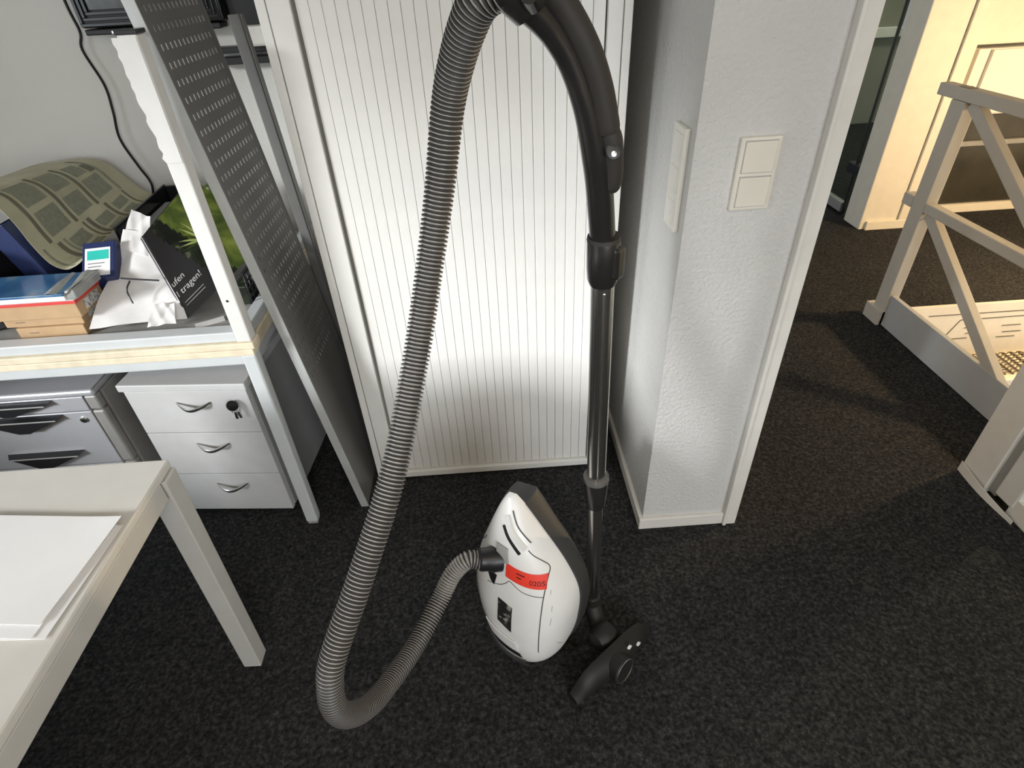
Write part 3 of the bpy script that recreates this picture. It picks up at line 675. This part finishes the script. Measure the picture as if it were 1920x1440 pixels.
# black bent wire on the papers
tube('black_pen', catmull([(-.990, 1.435, .868), (-.955, 1.425, .868), (-.915, 1.415, .868), (-.880, 1.41, .866)], 5), .0024, 'black', None, 7, label='straight black pen lying across the crumpled paper', cat='pen')
tube('wire_hook', catmull([(-.960, 1.420, .866), (-.968, 1.405, .850), (-.968, 1.40, .830), (-.960, 1.39, .815)], 5), .0022, 'black', None, 7, label='curved black wire hook on the crumpled paper', cat='wire')
# plant catalogue bag
bg = thing('plant_catalogue', 'glossy catalogue with green palm leaves and a charcoal lower edge, propped on the papers', 'catalogue', (-.80, 1.55, Z0))
bA, bB, bC, bD = V(-.937, 1.515, .948), V(-.880, 1.78, 1.02), V(-.668, 1.68, .862), V(-.835, 1.395, .760)
bn = (bB-bA).cross(bD-bA).normalized(); bn = bn if bn.y < 0 else -bn
def bagp(u, v, d=0):   # u: A->D direction (along the charcoal edge), v: A->B direction
    p = bA.lerp(bD, u).lerp(bB.lerp(bC, u), v)
    return p + bn*(d+.010*math.sin(math.pi*v)*math.sin(math.pi*u))
def bagm(u, v):
    k = v-(.12+.30*u)
    return 1 if k < 0 else (2 if k < .16 else 0)
grid_surf('cover', lambda u, v: bagp(u, v), 40, 40, ['foliage', 'charcoal', 'foldark'], bg, .0, matfn=bagm)
grid_surf('page_block', lambda u, v: bagp(u, v, -.013), 12, 12, 'charcoal', bg, .008)
tube('fold_edge', [bagp(u/10, 0, .0) for u in range(11)], .0035, 'charcoal', bg, 8)
ud = (bD-bA).normalized(); vd = (bB-bA).normalized()
LA, LB = (bD-bA).length, (bB-bA).length
def bagtext(u0, v0):
    return lambda x, y: bagp(u0-y/LA, v0+x/LB, .0018)
text_mesh('title_text', 'ufen', .024, bagtext(.645, .005), 'paper', bg)
text_mesh('title_text', 'l tragen!', .024, bagtext(.765, .005), 'paper', bg)
for k in range(2): grid_surf('small_print', lambda u, v, k=k: bagp(.85+.035*k+.005*v, .03+.22*u, .0016), 6, 1, 'paper2', bg, 0)
for i in range(11):
    a = -1.2+i*.24; b0 = (.52, .50); Lf = .30-.02*abs(i-5)
    def bl(u, v, a=a, Lf=Lf):
        r = u*Lf; wv = (v-.5)*.022*math.sin(math.pi*min(.98, u+.04))
        return bagp(b0[0]-r*math.cos(a)+wv*math.sin(a), b0[1]+r*math.sin(a)+wv*math.cos(a)-.05*u*u, .0014)
    grid_surf('palm_leaf_print', bl, 8, 2, 'frond' if i % 3 else 'frondd', bg, 0)
# white flower print / bottle behind the post
lathe('green_ball', [(.012, 0), (.026, .010), (.030, .028), (.024, .046), (.008, .054)], (-.898, 1.92, .910), 'frondd', None, seg=16, label='round dark green ball behind the post', cat='ball')
lathe('white_pot', [(.030, 0), (.032, .03), (.026, .10), (.022, .166)], (-.898, 1.92, Z0), 'paper', None, seg=16, label='white cylindrical pot carrying the dark green ball', cat='pot')
ct = thing('wire_basket', 'black wire basket at the right end of the packing table', 'basket', (-.73, 1.62, Z0))
bm = bmesh.new()
for k in range(5): bm_tube(bm, [V(-.690, 1.47+.30*j/6, Z0+.006+.022*k) for j in range(7)], .0030, 6)
for k in range(13): bm_tube(bm, [V(-.690, 1.47+.025*k, Z0+.006), V(-.690, 1.475+.025*k, Z0+.096)], .0028, 6)
link('side_grid', finish(bm, 'side_grid', 'black', True), ct)
box('liner', (-.735, 1.48, Z0), (-.698, 1.77, .800), 'foldark', ct, .004)
tube('rim', [(-.690, 1.465, .842), (-.690, 1.775, .842)], .005, 'black', ct, 8)

# ================================================================== VACUUM CLEANER
vc = thing('vacuum_cleaner', 'white canister vacuum cleaner standing upright with grey ribbed hose and chrome tube', 'vacuum cleaner', (.10, .86, 0))
vO = V(.103, .895, .014); vW = V(.80697, -.57117, .15022); vT = V(-.57545, -.81765, -.01762); vL = V(-.13289, .07222, .9885)
def interp(xs, ys, x):
    # smooth Catmull-Rom style interpolation through the profile
    n = len(xs)
    if x <= xs[0]: return ys[0]
    if x >= xs[-1]: return ys[-1]
    for i in range(n-1):
        if x <= xs[i+1]: break
    def sl(k):
        if k == 0: return (ys[1]-ys[0])/(xs[1]-xs[0])
        if k == n-1: return (ys[-1]-ys[-2])/(xs[-1]-xs[-2])
        return (ys[k+1]-ys[k-1])/(xs[k+1]-xs[k-1])
    h = xs[i+1]-xs[i]; t = (x-xs[i])/h
    return (2*t**3-3*t*t+1)*ys[i]+(t**3-2*t*t+t)*h*sl(i)+(-2*t**3+3*t*t)*ys[i+1]+(t**3-t*t)*h*sl(i+1)
lw = [-.012, .0, .034, .134, .246, .336, .426, .493, .515]; ww = [.030, .062, .084, .116, .134, .112, .066, .028, .010]
lt = [-.012, .0, .056, .168, .28, .37, .448, .515]; tt = [.050, .085, .136, .145, .125, .098, .068, .016]
T0 = .045; NE = 2.5
def vw(l): return interp(lw, ww, l)
def vt(l): return interp(lt, tt, l)
def loc(w_, t_, l_): return vO+vW*w_+vT*t_+vL*l_
def surf(w_, l_, d=0.0):
    b = vw(l_); k = max(0.0, 1-min(1, abs(w_)/b)**NE)
    return loc(w_, T0+vt(l_)*k**(1/NE)+d, l_)
def surfn(w_, l_, d):
    e = .004; p = surf(w_, l_); n = (surf(w_+e, l_)-surf(w_-e, l_)).cross(surf(w_, l_+e)-surf(w_, l_-e)).normalized()
    if n.dot(vT) < 0: n = -n
    return p+n*d
bm = bmesh.new(); NL, NT = 44, 36; rings = []
for i in range(NL+1):
    l = -.012+.527*i/NL; r = []
    for j in range(NT+1):
        th = math.pi*j/NT; c, s = math.cos(th), math.sin(th)
        r.append(bm.verts.new(loc(vw(l)*math.copysign(abs(c)**(2/NE), c), T0+vt(l)*max(s, 0)**(2/NE), l)))
    rings.append(r)
for a, b in zip(rings, rings[1:]):
    for j in range(NT): bm.faces.new((a[j], a[j+1], b[j+1], b[j]))
    bm.faces.new((a[NT], a[0], b[0], b[NT]))
bm.faces.new(rings[0]); bm.faces.new(rings[-1][::-1])
shell = link('body_shell', finish(bm, 'body_shell', 'vac', True, 50), vc)
# black base
bm = bmesh.new(); rings = []
for (s, t_) in ((.84, -.012), (.98, -.004), (1.06, .010), (1.07, .030), (1.03, .046)):
    ring = []
    for side in (1, -1):
        rng = range(0, 31) if side == 1 else range(30, -1, -1)
        for i in rng:
            l = -.010+.502*i/30; ring.append(bm.verts.new(loc(side*(vw(min(l, .515))*s+.002*s), t_, l)))
    rings.append(ring)
n = len(rings[0])
for a, b in zip(rings, rings[1:]):
    for k in range(n): bm.faces.new((a[k], a[(k+1) % n], b[(k+1) % n], b[k]))
bm.faces.new(rings[0]); bm.faces.new(rings[-1][::-1])
base = link('base', finish(bm, 'base', 'base', True, 50), vc)
for s in (-1, 1):
    bm = bmesh.new(); bm_lathe(bm, [(.01, -.012), (.036, -.012), (.040, -.006), (.040, .006), (.036, .012), (.01, .012)], loc(s*.082, .010, .085), vW, 22)
    link('wheel', finish(bm, 'wheel', 'base', True, 35), vc)
box('parking_clip', (-.02, -.012, -.03), (.02, .012, .03), 'base', vc, .004, Matrix.Translation(loc(.075, -.020, .10)) @ Matrix((vW, vT, vL)).transposed().to_4x4())
def surfline(name, pts, r, m, parent, d=.0003, n=6):
    P = catmull([V(a, b, 0) for a, b in pts], n); return tube(name, [surfn(p.x, p.y, d) for p in P], r, m, parent, 5)
surfline('lid_seam', [(.058, .412), (.067, .399), (.085, .377), (.096, .360), (.098, .345), (.095, .300), (.086, .22), (.069, .116)], .0013, 'seam', shell)
surfline('lid_seam', [(-.045, .312), (-.008, .320), (.010, .330), (.022, .338), (.05, .318), (.095, .300)], .0009, 'seam', shell)
surfline('lid_seam', [(-.058, .412), (-.067, .399), (-.085, .377), (-.096, .360), (-.098, .345), (-.095, .300), (-.086, .22), (-.069, .116)], .0013, 'seam', shell)
def patch(name, quad, m, parent, d=.0008, nu=8, nv=6, thick=0.0, **k):
    a, b, c, e = [V(x, y, 0) for x, y in quad]
    return grid_surf(name, lambda u, v: (lambda p: surfn(p.x, p.y, d))(a.lerp(b, u).lerp(e.lerp(c, u), v)), nu, nv, m, parent, thick, **k)
# carrying handle with its dark slots
surfline('handle_slot', [(.015, .493), (.029, .468), (.045, .445), (.059, .424)], .0017, 'seam', shell, .0006)
surfline('carry_handle', [(.006, .484), (.021, .459), (.037, .437), (.053, .416)], .0085, 'vac', shell, -.0025)
surfline('handle_slot', [(.000, .466), (.014, .446), (.029, .427), (.043, .408)], .0042, 'black', shell, -.0010)
# dark type plate and grille
tp = patch('type_plate', [(-.014, .283), (.025, .266), (.014, .184), (-.023, .210)], 'plate', shell, .0008, label='dark rectangular plate with pale print')
patch('grille_panel', [(-.066, .186), (.022, .152), (.024, .118), (-.056, .148)], 'vac', shell, .0022, thick=.002)
patch('exhaust_slot', [(-.060, .136), (.024, .104), (.026, .080), (-.052, .112)], 'black', shell, .0012)
surfline('bumper', [(-.070, .120), (-.045, .088), (-.01, .070), (.028, .062)], .007, 'base', shell, .002)
for (a, b, c, e) in ((.106, .31, .106, .30), (.108, .235, .104, .215), (.100, .12, .098, .09), (.11, .27, .109, .255)):
    surfline('scuff', [(a, b), ((a+c)/2, (b+e)/2), (c, e)], .0008, 'vacgrey', shell)
# red sticker with number
stk = patch('red_sticker', [(.013, .385), (.097, .349), (.099, .317), (.010, .349)], 'red', shell, .0012, 14, 6, label='red sticker printed 0205')
def stmap(u0, v0, sx, sy):
    def f(x, y):
        u = u0+x/sx; v = v0-y/sy
        a, b, c, e = V(.013, .385, 0), V(.097, .349, 0), V(.099, .317, 0), V(.010, .349, 0)
        p = a.lerp(b, u).lerp(e.lerp(c, u), v); return surfn(p.x, p.y, .0020)
    return f
text_mesh('sticker_number', '0205', .016, stmap(.63, .75, .092, .034), 'inkred', stk)
for k, ln in enumerate((.22, .13)): patch('sticker_line', [(.038, .3655-.009*k), (.038+.084*ln, .3655-.009*k-.036*ln*1.0), (.038+.084*ln, .3625-.009*k-.036*ln), (.038, .3625-.009*k)], 'inkred', stk, .0018, 3, 1)
# hose socket
sp = surf(-.021, .381)
scn = (surfn(-.021, .381, .02)-sp).normalized()
hd_dir = V(-.80, -.10, .14).normalized()
patch('socket_clip', [(-.010, .428), (.018, .420), (.020, .385), (-.012, .385)], 'vacgrey', shell, .0030, thick=.003)
sk_ = lathe('hose_socket', [(.030, -.012), (.031, .010), (.027, .022), (.0265, .038), (.023, .042)], sp-hd_dir*.004, 'black', vc, hd_dir, 24)
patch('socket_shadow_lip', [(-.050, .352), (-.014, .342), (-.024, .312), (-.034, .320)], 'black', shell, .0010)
# hose
H0 = sp+hd_dir*.036
hp = [H0, H0+hd_dir*.03, V(-.144, .795, .372), V(-.178, .752, .334), V(-.226, .664, .316), V(-.268, .565, .353), V(-.288, .503, .405), V(-.303, .462, .469), V(-.309, .447, .531), V(-.304, .452, .590), V(-.290, .473, .645), V(-.242, .543, .735), V(-.181, .648, .858), V(-.133, .750, 1.001), V(-.098, .808, 1.129), V(-.070, .835, 1.241), V(-.047, .838, 1.345), V(-.027, .818, 1.405), V(-.006, .793, 1.449), V(.008, .780, 1.467), V(.027, .772, 1.477)]
cp = resample(catmull(hp, 24), .0066/4)
rad, mi = [], []
Rr, Rg = .0215, .0165
for i in range(len(cp)):
    k = i % 4; f = 1.0 + .14*max(0, (i/len(cp)-.78)/.22)
    rad.append((Rr if k in (1, 2) else Rg)*f); mi.append(0 if k in (0, 1, 2) else 1)
mi = [0 if (i % 4) in (0, 1) else 1 for i in range(len(cp))]
hose = tube('hose', cp, rad, ['hose', 'hosegap'], vc, 18, mi, angle=80)
e0 = V(.040, .768, 1.484)
tube('hose_cuff', catmull([V(.018, .774, 1.473), V(.034, .773, 1.477), V(.048, .776, 1.466), V(.060, .780, 1.456)], 5), .0235, 'handle_black', hose, 18)
# handle
hpts = catmull([V(.041, .775, 1.472), V(.060, .780, 1.456), V(.089, .790, 1.428), V(.113, .797, 1.392), V(.133, .803, 1.344), V(.146, .809, 1.298), V(.156, .815, 1.254), V(.164, .822, 1.198), V(.170, .829, 1.150), V(.174, .832, 1.100)], 6)
nh = len(hpts)
hr = []
for i in range(nh):
    t = i/(nh-1); hr.append(.0200-.0040*math.sin(math.pi*t/.62) if t < .62 else .0200)
han = tube('handle', hpts, hr, 'handle_black', vc, 18)
# grip ridge along the outer side, with the air slider
gpts = catmull([V(.078, .784, 1.478), V(.104, .790, 1.450), V(.130, .795, 1.410), V(.149, .800, 1.366), V(.161, .804, 1.322), V(.163, .806, 1.312)], 6)
tube('grip', gpts, [(.0180, .0180)]*len(gpts), 'handle_soft', han, 14)
tube('latch_knob', [V(.064, .762, 1.462), V(.058, .742, 1.470)], [.014, .011], 'handle_black', han, 12)
spts = [V(.163, .806, 1.312), V(.169, .806, 1.300), V(.172, .808, 1.280), V(.174, .811, 1.260), V(.174, .814, 1.242), V(.170, .818, 1.228)]
sld = tube('air_slider', catmull(spts, 4), [.011]+[.0165]*18+[.0145, .010], 'handle_soft', han, 12)
sc_c = V(.171, .7915, 1.288)
lathe('slider_ring', [(.0105, 0), (.0108, .0022), (.0085, .0028)], sc_c, 'black', sld, V(.05, -1, .35), 18)
lathe('slider_dot', [(.0045, .0025), (.0045, .0036), (.002, .004)], sc_c+V(0, -.0004, -.004), 'chrome', sld, V(.05, -1, .35), 14)
# telescopic tube
tA, tB = V(.1735, .832, 1.115), V(.2035, .872, .095)
def on(t): return tA.lerp(tB, t)
ax = (tB-tA).normalized()
def onz(z): return on((1.115-z)/(1.115-.095))
tube('upper_tube', [onz(1.10), onz(.57)], .0198, 'chrome', vc, 24)
tube('lower_tube', [onz(.60), onz(.09)], .0172, 'chrome', vc, 24)
gro = tube('tube_groove', [onz(1.06)+V(.000, -.0196, 0), onz(.60)+V(.000, -.0196, 0)], .0022, 'chromebr', vc, 6)
uc = tube('upper_collar', [onz(1.150), onz(1.146), onz(1.10), onz(1.080), onz(1.070)], [.0245, .0262, .0262, .0250, .0215], 'handle_black', vc, 22)
box('release_button', (-.012, -.006, -.026), (.012, .010, .026), 'handle_black', uc, .005, Matrix.Translation(onz(1.112)+V(.021, -.016, 0)) @ Matrix.Rotation(math.radians(45), 4, 'Z'))
tube('collar_rim', [onz(1.153), onz(1.147)], [.0255, .0268], 'handle_soft', uc, 22)
lc = tube('middle_collar', [onz(.598), onz(.590), onz(.520), onz(.508)], [.0262, .0268, .0222, .0205], 'handle_black', vc, 22)
tube('collar_ring', [onz(.604), onz(.594)], [.0275, .0275], 'ringgrey', lc, 24)
# floor head
fh = V(.232, .742, 0); fd = V(.80, .60, 0).normalized(); fs = V(.60, -.80, 0)
neck = tube('swivel_neck', catmull([onz(.13), onz(.09)+V(0, -.004, 0), V(.212, .835, .062), V(.222, .785, .045), V(.230, .755, .035)], 5), [.0215]*6+[.023]*15, 'head', vc, 16)
bm = bmesh.new(); bm_lathe(bm, [(.010, -.036), (.028, -.028), (.035, -.010), (.035, .010), (.028, .028), (.010, .036)], V(.220, .790, .066), fd, 20); link('swivel_joint', finish(bm, 'swivel_joint', 'head', True, 40), vc)
bm = bmesh.new(); nn = 26; R0 = []
prof = [(-.042, .004), (-.044, .016), (-.030, .034), (0, .044), (.028, .036), (.046, .018), (.046, .004)]
for i in range(nn+1):
    s = -.140+.280*i/nn; k = max(.35, (1-abs(s/.146)**5)); hb = 1+.35*math.exp(-(s/.045)**2)
    R0.append([bm.verts.new(fh+fd*s+fs*(z*(hb if z > .01 else 1)*(.6+.4*k)-.012)+V(0, 0, .046+a*k-.046*(1-k)*.7)) for a, z in prof])
for a, b in zip(R0, R0[1:]):
    for k in range(len(prof)-1): bm.faces.new((a[k], a[k+1], b[k+1], b[k]))
    bm.faces.new((a[-1], a[0], b[0], b[-1]))
bm.faces.new(R0[0]); bm.faces.new(R0[-1][::-1])
head = link('floor_head', finish(bm, 'floor_head', 'head', True, 45), vc)
pc = fh+fs*.048-fd*.006+V(0, 0, .060); pn = V(.66, -.72, .14).normalized()
lathe('pedal_disc', [(.036, -.028), (.037, 0), (.034, .003), (.002, .004)], pc, 'head', head, pn, 26)
u1 = pn.cross(V(0, 0, 1)).normalized(); u2 = pn.cross(u1)
tube('pedal_ring', [pc+pn*.0035+(u1*math.cos(a)*.0325+u2*math.sin(a)*.0325) for a in [i*2*math.pi/30 for i in range(31)]], .0011, 'chromebr', head, 6)
for s_, h_ in ((.034, .096), (.072, .066)):
    m = Matrix.Translation(fh+fd*s_+fs*.030+V(0, 0, h_)) @ Matrix((fd, fs, V(0, 0, 1))).transposed().to_4x4() @ Matrix.Rotation(math.radians(45), 4, 'Y')
    box('diamond_mark', (-.0050, -.004, -.0050), (.0050, .0008, .0050), 'paper', head, 0, m)
